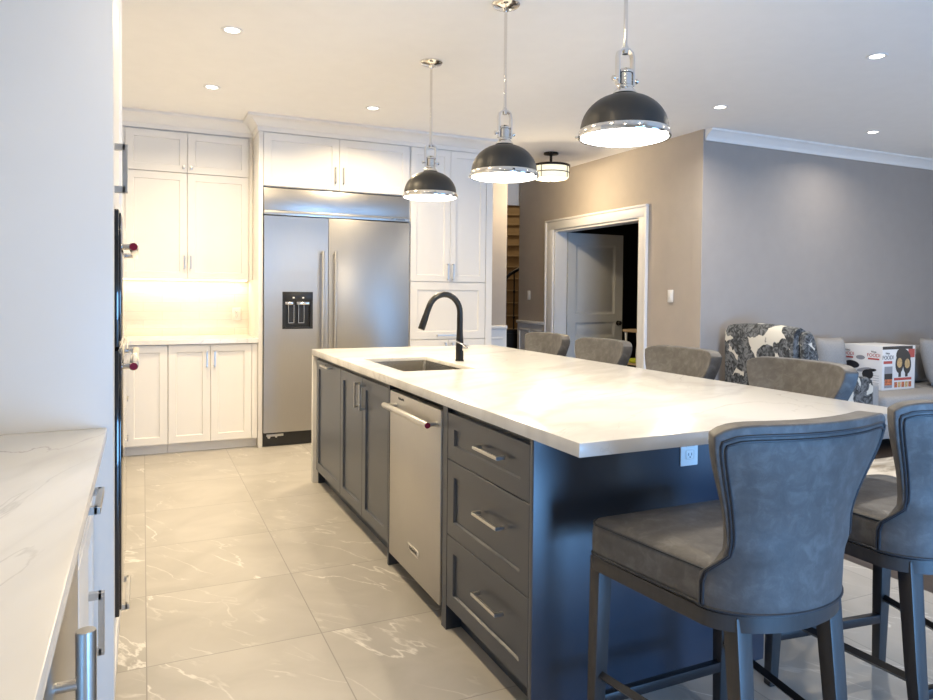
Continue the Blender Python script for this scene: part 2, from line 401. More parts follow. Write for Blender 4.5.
# taupe wall with the doorway, in the plane x = 4.43
XW, XT = 4.43, 4.585
bm = B()
box(bm, XW, XT, 4.872, 5.60, 0, Zc); box(bm, XW, XT, 7.20, 8.06, 0, Zc); box(bm, XW, XT, 5.60, 7.20, 2.07, Zc)
box(bm, XW-.004, XW+.0, 4.749, 4.872, 0, Zc)
struct('wall_right', bm, 'taupe')
bm = B()      # dark room beyond the doorway and the stair hall shell
box(bm, 8.0, 8.1, 4.872, 8.06, 0, Zc); box(bm, XT+.001, 8.1, 8.0, 8.10, 0, Zc); struct('wall_den', bm, 'unlit_room')
bm = B(); box(bm, 2.9, 8.0, 12.5, 12.6, 0, 5.0); box(bm, 2.9, 3.0, 6.83, 12.5, 0, 5.0); box(bm, 7.9, 8.0, 8.11, 12.5, 0, 5.0); struct('wall_stair_hall', bm, 'taupe')
bm = B(); box(bm, 3.0, 7.9, 8.2, 12.5, 4.9, 5.0); box(bm, 3.0, 7.9, 8.12, 8.19, Zc-.30, Zc); box(bm, 3.0, 7.9, 8.2, 8.28, Zc+.08, 4.9); struct('trim_stair_header', bm, 'trim')
# casing round the doorway
bm = B()
box(bm, XW-.022, XW-.001, 5.500, 5.60, 0, 2.07, .003); box(bm, XW-.022, XW-.001, 7.20, 7.34, 0, 2.07, .003)
box(bm, XW-.022, XW-.001, 5.500, 7.34, 2.0702, 2.165, .003)
box(bm, XW-.034, XW-.001, 5.470, 5.4998, 0, 2.165, .004); box(bm, XW-.034, XW-.001, 7.3402, 7.37, 0, 2.165, .004); box(bm, XW-.034, XW-.001, 5.470, 7.37, 2.1652, 2.19, .004)
box(bm, XW-.001, XT+.01, 5.601, 5.625, 0, 2.055); box(bm, XW-.001, XT+.01, 7.175, 7.199, 0, 2.055); box(bm, XW-.001, XT+.01, 5.601, 7.199, 2.045, 2.069)
struct('trim_door_casing', bm, 'trim')
# chair rail and wainscot on the far end of the taupe wall and the back wall
bm = B()
box(bm, XW-.014, XW-.001, 7.372, 8.06, 0, .93); box(bm, XW-.040, XW-.001, 7.372, 8.06, .93, .968, .008)
for k in range(2):
    y0 = 7.42+k*.32; 
    for a, b_, z0, z1 in ((y0, y0+.27, .84, .86), (y0, y0+.27, .22, .24), (y0, y0+.02, .22, .86), (y0+.25, y0+.27, .22, .86)): box(bm, XW-.024, XW-.012, a, b_, z0, z1, .003)
struct('trim_wainscot', bm, 'trim')
bm = B()
box(bm, 3.05, 3.53, 6.684, 6.699, 0, .93); box(bm, 3.05, 3.53, 6.66, 6.699, .93, .968, .008); box(bm, 3.10, 3.48, 6.676, 6.688, .82, .84, .003)
struct('trim_wainscot_back', bm, 'trim')
CR = [(0, -.095), (.012, -.095), (.018, -.075), (.03, -.06), (.055, -.035), (.07, -.022), (.085, -.016), (.085, 0), (0, 0)]
bm = B(); sweep(bm, [(8.995, 4.749), (4.445, 4.749)], [(-o, Zc+z-.0005) for o, z in CR]); struct('trim_crown_living', bm, 'trim')
bm = B(); box(bm, 4.44, 9.0, 4.735, 4.749, 0, .12, .003); struct('baseboard_living', bm, 'trim')
bm = B(); box(bm, XW-.018, XW-.001, 4.76, 5.47, 0, .12, .003); struct('baseboard_right', bm, 'trim')
# inner door, standing open into the dark room
dr = bpy.data.objects.new('door_1', None); COL.objects.link(dr); dr.location = (4.605, 7.165, 0.012); dr.rotation_euler = (0, 0, -.01); dr['kind'] = 'structure'; dr['label'] = 'pale gray panelled door standing open in the doorway'
bm = B(); DW_, DH = .80, 2.032
box(bm, 0, .115, 0, .035, 0, DH); box(bm, DW_-.115, DW_, 0, .035, 0, DH)
ZB = [(0, .20), (.70, .775), (.955, 1.055), (1.90, DH)]
for a, b_ in ZB: box(bm, .115, DW_-.115, 0, .035, a, b_)
for a, b_ in ((.20, .70), (.775, .955), (1.055, 1.90)):
    x0, x1 = .115, DW_-.115
    lo = []
    for ins, y in ((0, 0), (.018, .012), (.034, .012), (.052, .004)):
        lo.append([bm.verts.new(p) for p in ((x0+ins, y, a+ins), (x1-ins, y, a+ins), (x1-ins, y, b_-ins), (x0+ins, y, b_-ins))])
    for p, q in zip(lo, lo[1:]):
        for k in range(4): bm.faces.new((p[k], p[(k+1) % 4], q[(k+1) % 4], q[k]))
    bm.faces.new(lo[-1])
obj('door_slab', bm, 'door', dr)
bm = B(); lathe(bm, [(0, -.062), (.018, -.060), (.027, -.048), (.025, -.034), (.011, -.026), (.011, -.010), (.030, -.006), (.030, -.0005), (0, -.0005)], (DW_-.065, 0, .945), 24, 'y'); obj('door_knob', bm, 'bronze', dr)
for z in (.25, 1.0, 1.75):
    bm = B(); tube(bm, [(-.008, .0, z-.045), (-.008, .0, z+.045)], .007, 10); obj('hinge', bm, 'pull', dr)

# ------------------------------------------------------------------ island
XF = 1.065           # plane of the island fronts
R_ISL = -PI/2        # local -y looks to world -x, local x runs towards the camera
t = thing('island_countertop', 'long white veined quartz worktop of the island with a waterfall end', 'countertop', (1.05, 4.85, 0))
bm = B()
X0, X1, Y0, Y1, Z0, Z1 = 1.05, 2.43, 1.567, 4.85, .874, .914
HX0, HX1, HY0, HY1 = 1.185, 1.585, 3.335, 4.065
xs = [X0, HX0, HX1, X1]; ys = [Y0, HY0, HY1, Y1]
for zz, fl in ((Z1, 1), (Z0, 0)):
    V = [[bm.verts.new((x-1.05, y-4.85, zz)) for y in ys] for x in xs]
    if zz == Z1: VT = V
    else: VBm = V
    for i in range(3):
        for j in range(3):
            if i == 1 and j == 1: continue
            bm.faces.new((V[i][j], V[i+1][j], V[i+1][j+1], V[i][j+1]))
def wallq(a, b_): bm.faces.new((VT[a[0]][a[1]], VT[b_[0]][b_[1]], VBm[b_[0]][b_[1]], VBm[a[0]][a[1]]))
for i in range(3):
    wallq((i, 0), (i+1, 0)); wallq((i, 3), (i+1, 3)); wallq((0, i), (0, i+1)); wallq((3, i), (3, i+1))
wallq((1, 1), (2, 1)); wallq((1, 2), (2, 2)); wallq((1, 1), (1, 2)); wallq((2, 1), (2, 2))
bmesh.ops.recalc_face_normals(bm, faces=bm.faces)
es = [e for e in bm.edges if len(e.link_faces) == 2 and e.calc_face_angle(0) > 1]
bmesh.ops.bevel(bm, geom=es, offset=.0025, segments=2, profile=.5, affect='EDGES')
obj('worktop', bm, 'quartz', t)
bm = B(); box(bm, 0, 1.38, -.04, 0, 0, .8735, .002); obj('waterfall_panel', bm, 'quartz', t)

def island_unit(name, label, y_far, y_near, cat='cabinet', D=.955):
    return thing(name, label, cat, (XF, y_far, 0), R_ISL, 'island cabinet units'), y_far-y_near
KZ = .095
u, w = island_unit('island_cabinet', 'gray single-door island cabinet with horizontal bar pull beside the waterfall end', 4.80, 4.125)
carcass(u, w, .955, 0, .8725, 'navy', KZ, gables=((0, .02),))
front(u, 'door', .035, w, .098, .852, 'navy', ('h', .36, .832, .20))
u, w = island_unit('island_cabinet', 'gray two-door island sink cabinet with paired upright bar pulls', 4.123, 3.203)
bm = B(); box(bm, 0, w, .021, .10, KZ, .8725); box(bm, 0, w, .60, .955, KZ, .8725); box(bm, 0, w, .10, .60, KZ, .60); box(bm, 0, w, .065, .955, 0, KZ); box(bm, w-.018, w, .0, .10, 0, .8725); obj('carcass', bm, 'navy', u)
front(u, 'door', 0, w/2, .098, .852, 'navy', ('v', w/2-.05, .752, .135))
front(u, 'door', w/2, w-.02, .098, .852, 'navy', ('v', w/2+.05, .752, .135))
u, w = island_unit('island_cabinet', 'gray three-drawer island cabinet at the seating end nearest the camera', 2.540, 1.854)
carcass(u, w, .955, 0, .8725, 'navy', KZ)
bm = B(); box(bm, 0, .045, .0, .021, 0, .8725); box(bm, 0, .045, .021, .0645, 0, .0945); obj('gable', bm, 'navy', u)
for z0, z1, hz in ((.098, .378, .262), (.378, .670, .545), (.670, .852, .775)):
    front(u, 'drawer', .048, w, z0, z1, 'navy', ('h', .43, hz, .185))
# dishwasher, local frame like the cabinets
t = thing('dishwasher', 'stainless steel dishwasher built into the island between sink cabinet and drawers', 'dishwasher', (XF, 3.185, 0), R_ISL)
bm = B(); box(bm, .012, .635, .03, .60, .10, .868); obj('tub', bm, 'gap', t)
bm = B(); box(bm, .006, .637, -.006, .028, .072, .848, .004); d = obj('door', bm, 'steel_v', t)
tube_handle(t, (.075, -.058, .790), (.645-.02, -.058, .790), (0, 1, 0), .052, .0135, True, 'pull', d)
bm = B(); box(bm, .275, .405, -.0085, -.0055, .178, .212, .001); bd = obj('badge', bm, 'chrome', d)
bm = B(); box(bm, .283, .397, -.0092, -.0085, .184, .206); obj('badge_plate', bm, 'pull', bd)
text('lettering', 'KitchenAid', .019, 'ink', d, (.34, -.0093, .195), FRONT, .0003)
text('lettering', 'KitchenAid', .016, 'ink', d, (.165, -.0063, .826), FRONT, .0003)
bm = B(); box(bm, .012, .635, .075, .10, 0, .10); obj('toe_kick', bm, 'black', t)
bm = B(); box(bm, 1.064, 2.03, 1.830, 1.852, 0, .8725, .001)
tag(obj('island_end_panel', bm, 'navy'), 'dark navy flat panel closing the near end of the island', 'panel')
bm = B(); box(bm, 2.022, 2.04, 1.854, 4.808, 0, .8725, .001)
tag(obj('island_back_panel', bm, 'navy'), 'dark navy panel on the seating side of the island', 'panel')
# sink
t = thing('sink', 'stainless steel undermount sink sunk into the island worktop', 'sink', (1.385, 3.70, .67))
bm = B()
def rr(hx, hy, z, r=.02, n=5):
    out = []
    for cx, cy, a0 in ((hx-r, hy-r, 0), (-hx+r, hy-r, PI/2), (-hx+r, -hy+r, PI), (hx-r, -hy+r, 1.5*PI)):
        for k in range(n+1):
            a = a0+PI/2*k/n; out.append(bm.verts.new((cx+r*math.cos(a), cy+r*math.sin(a), z)))
    return out
L = [rr(.1985, .3635, .223, .012), rr(.1965, .3615, .223, .012), rr(.1960, .3610, .19), rr(.193, .358, .02), rr(.182, .347, .006), rr(.06, .06, .0, .055), rr(.045, .045, .0, .04), rr(.043, .043, -.01, .038)]
for a, b_ in zip(L, L[1:]):
    n = len(a)
    for k in range(n): bm.faces.new((a[k], a[(k+1) % n], b_[(k+1) % n], b_[k]))
bm.faces.new(L[-1])
o = obj('basin', bm, 'sinksteel', t)
bm = B(); lathe(bm, [(.0, .004), (.03, .004), (.042, .001), (.042, -.004), (0, -.004)], (0, 0, -.001), 24); obj('drain', bm, 'chrome', t)
# faucet
t = thing('faucet', 'dark graphite gooseneck faucet with chrome lever on the island', 'faucet', (1.668, 3.74, .9145), math.radians(8))
bm = B()
lathe(bm, [(0, 0), (.026, 0), (.026, .004), (.0235, .012), (.0225, .10), (.0195, .15), (.018, .19)], (0, 0, 0), 28)
pts = [(0, 0, .18), (0, 0, .24)]
for k in range(15):
    a = PI*(k/14)*.88
    pts.append((-.106+.106*math.cos(a), 0, .280+.106*math.sin(a)))
lx, ly, lz = pts[-1]
pts += [(lx-.012, 0, lz-.028), (lx-.03, 0, lz-.075)]
tube(bm, pts, [.0180]*2+[.0172]*15+[.0172, .0172], 18)
obj('spout', bm, 'faucet', t)
bm = B(); e = Vector(pts[-1]); dv = (Vector(pts[-1])-Vector(pts[-2])).normalized()
tube(bm, [e-dv*.03, e, e+dv*.055, e+dv*.06], [.0172, .0190, .0200, .018], 20); obj('spray_head', bm, 'faucet', t)
bm = B(); tube(bm, [(.012, -.012, .075), (.040, -.030, .075)], .019, 22); lv = obj('lever_hub', bm, 'chrome', t)
bm = B(); tube(bm, [(.034, -.026, .078), (-.005, -.040, .098), (-.050, -.046, .118)], [.006, .0055, .005], 10); obj('lever', bm, 'chrome', lv)
# outlet on the end panel
def wall_plate(name, label, cat, loc, rz, kind):
    t = thing(name, label, cat, loc, rz)
    bm = B(); box(bm, -.037, .037, -.006, 0, -.058, .058, .003); obj('cover_plate', bm, 'plate', t)
    if kind == 'outlet':
        for z in (-.02, .02):
            bm = B(); box(bm, -.017, .017, -.0085, -.0055, z-.0155, z+.0155, .004); r = obj('receptacle', bm, 'plate', t)
            bm = B()
            for x in (-.0065, .0065): box(bm, x-.0012, x+.0012, -.0090, -.0080, z-.003, z+.006)
            tube(bm, [(0, -.0090, z-.008), (0, -.0080, z-.008)], .0025, 8); obj('slots', bm, 'slot', r)
    else:
        bm = B(); box(bm, -.017, .017, -.0095, -.0055, -.034, .034, .002); obj('rocker', bm, 'plate', t)
    return t
wall_plate('electrical_outlet', 'white outlet on the navy end of the island under the worktop', 'outlet', (1.663, 1.8295, .795), 0, 'outlet')
wall_plate('electrical_outlet', 'white outlet on the lit tile backsplash', 'outlet', (.765, 6.6875, 1.10), 0, 'outlet')
wall_plate('light_switch', 'white light switch on the taupe wall right of the doorway', 'switch', (XW-.0045, 5.137, 1.30), R_ISL, 'switch')
wall_plate('light_switch', 'white light switch on the wall left of the doorway above the wainscot', 'switch', (XW-.0005, 7.79, 1.29), R_ISL, 'switch')

# ------------------------------------------------------------------ back run of white cabinets
YB = 6.08
t = thing('base_cabinet', 'white single-door base cabinet in the back left corner under the backsplash', 'cabinet', (-.125, YB, 0), 0, 'white base cabinets')
carcass(t, .302, .60, 0, .8785, 'cab', .078, .07)
front(t, 'door', 0, .302, .083, .874, 'cab')
t = thing('base_cabinet', 'white two-door base cabinet beside the refrigerator with paired upright pulls', 'cabinet', (.179, YB, 0), 0, 'white base cabinets')
carcass(t, .686, .60, 0, .8785, 'cab', .078, .07)
front(t, 'door', 0, .317, .083, .874, 'cab', ('v', .288, .755, .13)); front(t, 'door', .317, .64, .083, .874, 'cab', ('v', .348, .755, .13))
bm = B(); box(bm, .642, .686, .002, .021, .083, .874); obj('filler', bm, 'cab', t)
bm = B(); prism(bm, [(-.698, 3.235), (-.098, 3.235), (-.098, 6.052), (.866, 6.052), (.866, 6.687), (-.698, 6.687)], .880, .914)
tag(obj('corner_countertop', bm, 'quartz2'), 'white quartz worktop below the lit backsplash in the far corner', 'countertop')
t = thing('base_cabinet', 'white drawer base beyond the oven tower along the left wall', 'cabinet', (-.128, 3.23, 0), PI/2, 'white base cabinets')
carcass(t, 2.80, .56, 0, .8785, 'cab', .078, .07)
for a, b_ in ((0, .9), (.9, 1.8), (1.8, 2.78)):
    for z0, z1 in ((.083, .36), (.36, .64), (.64, .874)): front(t, 'drawer', a, b_, z0, z1, 'cab', ('h', (a+b_)/2, (z0+z1)/2+.04, .2))
# upper cabinet
YU = 6.39
t = thing('upper_cabinet', 'white four-door wall cabinet above the lit backsplash', 'cabinet', (-.155, YU, 0))
bm = B(); box(bm, -.54, 1.02, .021, .298, 1.405, 2.665); obj('carcass', bm, 'cab', t)
mx = .492
front(t, 'door', .022, mx, 1.402, 2.288, 'cab', ('v', mx-.022, 1.545, .11)); front(t, 'door', mx, .988, 1.402, 2.288, 'cab', ('v', mx+.026, 1.545, .11))
front(t, 'door', .022, mx, 2.290, 2.627, 'cab', ('k', mx-.03, 2.335)); front(t, 'door', mx, .988, 2.290, 2.627, 'cab', ('k', mx+.03, 2.335))
bm = B(); box(bm, .99, 1.02, .004, .021, 1.405, 2.65); obj('filler', bm, 'cab', t)
bm = B(); box(bm, 0, .02, .004, .021, 1.405, 2.65); obj('filler', bm, 'cab', t)
bm = B(); box(bm, .0, 1.0, .21, .225, 1.396, 1.4045); obj('light_strip', bm, 'led', t)
# fridge surround, cabinet above it, pantry
YFR = 6.06
bm = B(); box(bm, .868, .903, YFR, 6.695, 0, 2.66, .001)
tag(obj('refrigerator_side_panel', bm, 'cab'), 'white full-height panel on the left side of the refrigerator', 'panel')
t = thing('upper_cabinet', 'white two-door cabinet above the refrigerator', 'cabinet', (.905, YFR, 0))
bm = B(); box(bm, 0, 1.284, .021, .63, 2.185, 2.665); obj('carcass', bm, 'cab', t)
front(t, 'door', .0, .64, 2.188, 2.632, 'cab', ('v', .606, 2.315, .14), .062); front(t, 'door', .64, 1.284, 2.188, 2.632, 'cab', ('v', .676, 2.315, .14), .062)
t = thing('pantry_cabinet', 'tall white pantry cabinet right of the refrigerator', 'cabinet', (2.191, YFR, 0))
carcass(t, .845, .63, 0, 2.665, 'cab', .09, .07)
front(t, 'door', .012, .405, 1.412, 2.632, 'cab', ('v', .378, 1.505, .15)); front(t, 'door', .405, .775, 1.412, 2.632, 'cab', ('v', .432, 1.505, .15))
front(t, 'flap_door', .012, .775, .878, 1.408, 'cab', ('h', .40, .915, .25), .07)
front(t, 'door', .012, .394, .095, .874, 'cab', ('v', .36, .77, .15)); front(t, 'door', .394, .775, .095, .874, 'cab', ('v', .43, .77, .15))
bm = B(); box(bm, .778, .845, .0, .021, .0, 2.65); obj('filler', bm, 'cab', t)
CP = [(.0, 2.634), (.012, 2.634), (.012, 2.672), (.022, 2.676), (.03, 2.69), (.052, 2.714), (.080, 2.732), (.098, 2.738), (.098, 2.7595), (-.02, 2.7595), (-.02, 2.666), (0, 2.666)]
bm = B(); sweep(bm, [(-.698, YU), (.866, YU)], CP); struct('trim_crown_left', bm, 'cab')
bm = B(); sweep(bm, [(.868, 6.69), (.868, YFR), (3.036, YFR), (3.036, 6.69)], CP); struct('trim_crown_back', bm, 'cab')
# refrigerator
t = thing('refrigerator', 'large built-in stainless side-by-side refrigerator with ice dispenser', 'refrigerator', (.907, YFR, 0))
WF = 1.28; SP = .540
bm = B(); box(bm, .004, WF-.004, .04, .62, .02, 2.17); obj('body', bm, 'gap', t)
bm = B(); box(bm, .002, WF-.002, -.005, .038, 1.984, 2.172, .004); gr = obj('grille', bm, 'steel', t)
bm = B(); box(bm, .002, WF-.002, -.028, .036, 1.945, 1.982, .004); lg = obj('ledge', bm, 'pull', t)
bm = B(); box(bm, 1.10, 1.105, -.0295, -.0275, 1.949, 1.979); box(bm, 1.115, 1.268, -.0292, -.0275, 1.955, 1.973); obj('badge', bm, 'chrome', lg)
text('lettering', 'KitchenAid', .018, 'ink', lg, (1.19, -.0297, 1.964), FRONT, .0003)
bm = B()     # left door with a pocket for the dispenser
PX0, PX1, PZ0, PZ1 = .152, .408, .992, 1.306
for a in ((.002, PX0, .122, 1.938), (PX1, SP-.002, .122, 1.938), (PX0, PX1, .122, PZ0), (PX0, PX1, PZ1, 1.938)): box(bm, a[0], a[1], -.022, .036, a[2], a[3])
bmesh.ops.remove_doubles(bm, verts=bm.verts, dist=1e-5)
ld = obj('door', bm, 'steel_v', t)
bm = B(); box(bm, SP+.002, WF-.002, -.022, .036, .122, 1.938, .003); rd = obj('door', bm, 'steel_v', t)
tube_handle(t, (SP-.058, -.078, .52), (SP-.058, -.078, 1.655), (0, 1, 0), .058, .0125, None, 'pull', ld)
tube_handle(t, (SP+.050, -.078, .52), (SP+.050, -.078, 1.655), (0, 1, 0), .058, .0125, None, 'pull', rd)
bm = B(); box(bm, PX0, PX1, .010, .036, PZ0, PZ1); box(bm, PX0, PX1, -.024, .012, 1.225, PZ1, .002); box(bm, PX0, PX0+.022, -.023, .012, PZ0, 1.225); box(bm, PX1-.022, PX1, -.023, .012, PZ0, 1.225); box(bm, PX0, PX1, -.026, .012, PZ0, PZ0+.016, .002)
dp = obj('ice_dispenser', bm, 'black', t)
bm = B(); box(bm, PX0+.022, PX0+.090, -.029, -.012, 1.196, 1.222, .004); box(bm, PX0+.118, PX1-.030, -.029, -.012, 1.196, 1.222, .004); obj('chrome_bar', bm, 'chrome', dp)
for px in (PX0+.05, PX0+.135):
    bm = B()
    for q in ((px, px+.004, 1.04, 1.195), (px+.046, px+.05, 1.04, 1.195), (px, px+.05, 1.04, 1.045)): box(bm, q[0], q[1], -.016, -.006, q[2], q[3])
    obj('paddle_frame', bm, 'pull', dp)
    bm = B(); box(bm, px+.005, px+.045, -.008, .009, 1.046, 1.195); obj('paddle', bm, 'black', dp)
for px in (PX0+.085, PX0+.165):
    bm = B(); box(bm, px, px+.016, -.0255, -.0235, 1.250, 1.262); obj('indicator_mark', bm, 'plate', dp)
bm = B(); box(bm, .002, WF-.002, .012, .04, .004, .118); tk = obj('toe_grille', bm, 'black', t)
bm = B(); box(bm, .03, .17, .004, .012, .085, .105, .002); tube(bm, [(.05, .003, .08), (.05, .02, .08)], .012, 12); tube(bm, [(.11, .003, .082), (.11, .02, .082)], .009, 12); obj('hinge_bracket', bm, 'pull', tk)

# ------------------------------------------------------------------ oven tower and foreground counter on the left
XL = -.077
t = thing('oven_tower', 'tall white cabinet tower on the left holding two wall ovens', 'cabinet', (XL, 2.290, 0), PI/2)
TW = .92
bm = B(); box(bm, 0, .05, .021, .615, .09, 2.758); box(bm, TW-.05, TW, .021, .615, .09, 2.758); box(bm, .05, TW-.05, .021, .615, 1.555, 2.758); box(bm, .05, TW-.05, .021, .615, .09, .318); box(bm, .05, TW-.05, .55, .615, .318, 1.555); box(bm, 0, TW, .075, .615, 0, .09)
obj('carcass', bm, 'cab', t)
bm = B(); box(bm, 0, .048, .0, .021, .32, 1.555); obj('filler', bm, 'cab', t)
bm = B(); box(bm, TW-.048, TW, .0, .021, .32, 1.555); obj('filler', bm, 'cab', t)
front(t, 'door', 0, TW, 1.557, 2.62, 'cab', ('v', .075, 1.672, .145, .019))
front(t, 'drawer', 0, TW, .095, .316, 'cab', ('h', .385, .272, .26, .017))
bm = B(); box(bm, -.698, -.0775, 2.262, 2.2885, 0, 2.7585, .0015)
tag(obj('oven_tower_side_panel', bm, 'cab'), 'tall blank white side panel at the left edge above the foreground worktop', 'panel')
def oven(label, z0, z1, hz):
    t = thing('wall_oven', label, 'oven', (XL, 2.345, 0), PI/2, 'wall ovens in the tower')
    w = .81
    bm = B(); box(bm, .01, w-.01, .02, .54, z0+.004, z1-.004); obj('body', bm, 'gap', t)
    bm = B(); box(bm, 0, w, -.012, .018, z0+.003, z1-.003, .003); d = obj('door', bm, 'glass', t)
    bm = B(); box(bm, .012, w-.012, -.0175, -.011, z0+.02, z1-.012, .003); obj('glass', bm, 'glass', d)
    tube_handle(t, (.088, -.050, hz), (w-.055, -.050, hz), (0, 1, 0), .040, .0135, True, 'chrome', d)
    return t
oven('upper black glass wall oven with round steel handle in the left tower', 1.135, 1.552, 1.443)
oven('lower black glass wall oven with round steel handle in the left tower', .322, 1.131, 1.071)
bm = B(); box(bm, -.698, -.094, .25, 2.2605, .884, .914, .002)
tag(obj('foreground_countertop', bm, 'quartz2'), 'white veined quartz worktop in the left foreground', 'countertop')
XC = -.128
t = thing('base_cabinet', 'white base cabinet under the foreground worktop against the oven tower with gray pulls', 'cabinet', (XC, 1.745, 0), PI/2, 'white base cabinets')
carcass(t, .515, .56, 0, .8825, 'cab', .09, .07)
front(t, 'drawer', .003, .512, .70, .872, 'cab', ('h', .228, .785, .19, .018)); front(t, 'door', .003, .512, .095, .697, 'cab', ('v', .312, .440, .165, .018))
t = thing('undercounter_appliance', 'stainless undercounter appliance in the left foreground with thick round upright handle', 'appliance', (XC, 1.135, 0), PI/2)
bm = B(); box(bm, .005, .60, .022, .56, .09, .868); obj('body', bm, 'gap', t)
bm = B(); box(bm, .004, .594, .0, .022, .10, .866, .003); d = obj('door', bm, 'steel_v', t)
bm = B(); tube(bm, [(.165, -.043, .752), (.165, -.043, .748), (.165, -.043, .20)], [.0145, .0155, .0155], 24)
for z in (.665, .28): tube(bm, [(.165, -.043, z), (.165, .0005, z)], .009, 14)
obj('handle', bm, 'pull', d)
bm = B(); box(bm, .005, .60, .07, .09, 0, .09); obj('toe_kick', bm, 'black', t)
t = thing('base_cabinet', 'white base cabinet at the bottom left corner under the foreground worktop', 'cabinet', (XC, .26, 0), PI/2, 'white base cabinets')
carcass(t, .87, .56, 0, .8825, 'cab', .09, .07); front(t, 'door', .003, .867, .095, .872, 'cab', ('v', .06, .75, .165))

# ------------------------------------------------------------------ counter stools
def lerp(a, b_, k): return a+(b_-a)*k
def sm(a, b_, x):
    k = min(1, max(0, (x-a)/(b_-a))); return k*k*(3-2*k)
def back_pt(u, z):
    """outer face of the curved back: u from -1 (left end) to 1, z height"""
    t = (z-.585)/(1.035-.585)
    w = .217 - .014*sm(.15, .42, t) + .078*sm(.36, 1.0, t)**1.1
    yc = -.290 - .006*sm(0, .3, t) - .042*sm(.25, 1.05, t)
    ye = lerp(-.150, -.226, sm(.16, .35, t)) - .036*sm(.40, 1, t)
    a = lerp(PI/2*.97, .56, sm(.15, .45, t))
    zz = .585 + (z-.585)*(1 - .055*abs(u)**9)
    return Vector((w*math.sin(a*u)/math.sin(a), yc+(ye-yc)*(1-math.cos(a*u))/(1-math.cos(a)), zz))
def make_stool(label):
    t = thing('counter_stool', label, 'stool', group='leather counter stools around the island')
    # seat cushion
    def outline(k, ins=0.0, rear=.209):
        P = []; hw, fy, r = .258, .243, .04
        for sx in (-1, 1):
            arc = [(sx*(hw-r+r*math.sin(a)), fy-r+r*math.cos(a)) for a in [PI/2*q/6 for q in range(7)]]
            P += [Vector(p) for p in (arc[::-1] if sx < 0 else arc)]
        for q in range(1, 5): P.append(Vector((lerp(hw, rear, q/5), lerp(fy-r, -.150, q/5))))
        for q in range(0, 25):
            a = PI*q/24; P.append(Vector((rear*math.cos(a), -.150-.126*(rear/.209)*math.sin(a))))
        for q in range(4, 0, -1): P.append(Vector((-lerp(hw, rear, q/5), lerp(fy-r, -.150, q/5))))
        return [p*(1-ins) for p in P]
    bm = B(); rings = []
    for ins, z in ((.03, .583), (.012, .586), (.004, .600), (.0, .625), (.002, .650), (.012, .668), (.04, .679), (.30, .688), (.7, .692)):
        rings.append([bm.verts.new((p.x, p.y, z)) for p in outline(0, ins)])
    for a, b_ in zip(rings, rings[1:]):
        n = len(a)
        for k in range(n): bm.faces.new((a[k], a[(k+1) % n], b_[(k+1) % n], b_[k]))
    bm.faces.new(list(reversed(rings[0]))); bm.faces.new(rings[-1])
    seat = obj('seat', bm, 'leather', t, ang=60)
    bm = B()
    for ins, z in ((.004, .588), (.014, .672)):
        tube(bm, [(p.x, p.y, z) for p in outline(0, ins)], .0038, 6, closed=True)
    obj('seat_piping', bm, 'pipe', seat)
    # curved back
    bm = B(); NU, NZ = 28, 16; TH = .066
    zs = [.587+(1.033-.587)*j/NZ for j in range(NZ+1)]
    us = [-1+2*i/NU for i in range(NU+1)]
    O, I = [], []
    for z in zs:
        ro, ri = [], []
        for u in us:
            p = back_pt(u, z); e = 1e-3
            tg = (back_pt(min(1, u+e), z)-back_pt(max(-1, u-e), z)); tg.z = 0; tg.normalize()
            nrm = Vector((-tg.y, tg.x, 0))
            ro.append(bm.verts.new(p)); ri.append(bm.verts.new(p+nrm*TH*(1.0 if z < .8 else 1-.14*(z-.8)/.2)))
        O.append(ro); I.append(ri)
    for j in range(NZ):
        for i in range(NU):
            bm.faces.new((O[j][i], O[j][i+1], O[j+1][i+1], O[j+1][i]))
            bm.faces.new((I[j][i+1], I[j][i], I[j+1][i], I[j+1][i+1]))
        for i, sgn in ((0, 1), (NU, -1)):
            a, b_, c_, d_ = O[j][i], O[j+1][i], I[j+1][i], I[j][i]
            bm.faces.new((a, b_, c_, d_) if sgn > 0 else (d_, c_, b_, a))
    for i in range(NU):
        bm.faces.new((O[NZ][i], O[NZ][i+1], I[NZ][i+1], I[NZ][i])); bm.faces.new((O[0][i+1], O[0][i], I[0][i], I[0][i+1]))
    bmesh.ops.recalc_face_normals(bm, faces=bm.faces)
    es = [e for e in bm.edges if len(e.link_faces) == 2 and e.calc_face_angle(0) > 1.0]
    bmesh.ops.bevel(bm, geom=es, offset=.026, segments=5, profile=.5, affect='EDGES', clamp_overlap=True)
    back = obj('backrest', bm, 'leather', t, ang=80)
    # double piping round the outer face
    def outer(u, z, off=.001):
        p = back_pt(u, z); e = 1e-3
        tg = (back_pt(min(1, u+e), z)-back_pt(max(-1, u-e), z)); tg.z = 0; tg.normalize()
        return p - Vector((-tg.y, tg.x, 0))*off
    for q in (0, 1):
        bm = B(); uu = .955-.032*q; zt = 1.010-.012*q; r = .03; P = []
        for k in range(15): P.append((-uu-(.075 if True else 0)*(1-sm(.60, .70, .594+k*.026))*(0.0), .594+k*(zt-r-.594)/14))
        P += [(-uu+.004, zt-r*.35), (-uu+.018, zt-r*.08)]
        for k in range(1, 22): P.append((-uu+.03+(2*uu-.06)*k/22, zt))
        P += [(uu-.018, zt-r*.08), (uu-.004, zt-r*.35)]
        for k in range(14, -1, -1): P.append((uu, .594+k*(zt-r-.594)/14))
        tube(bm, [outer(u, z) for u, z in P], .0032, 6)
        obj('back_piping', bm, 'pipe', back)
    bm = B(); tube(bm, [outer(-1+2*k/30, .590, .0) for k in range(31)], .0042, 6); obj('back_piping', bm, 'pipe', back)
    # frame
    bm = B()
    o1 = outline(0, .006, .217); o2 = outline(0, .10, .217)
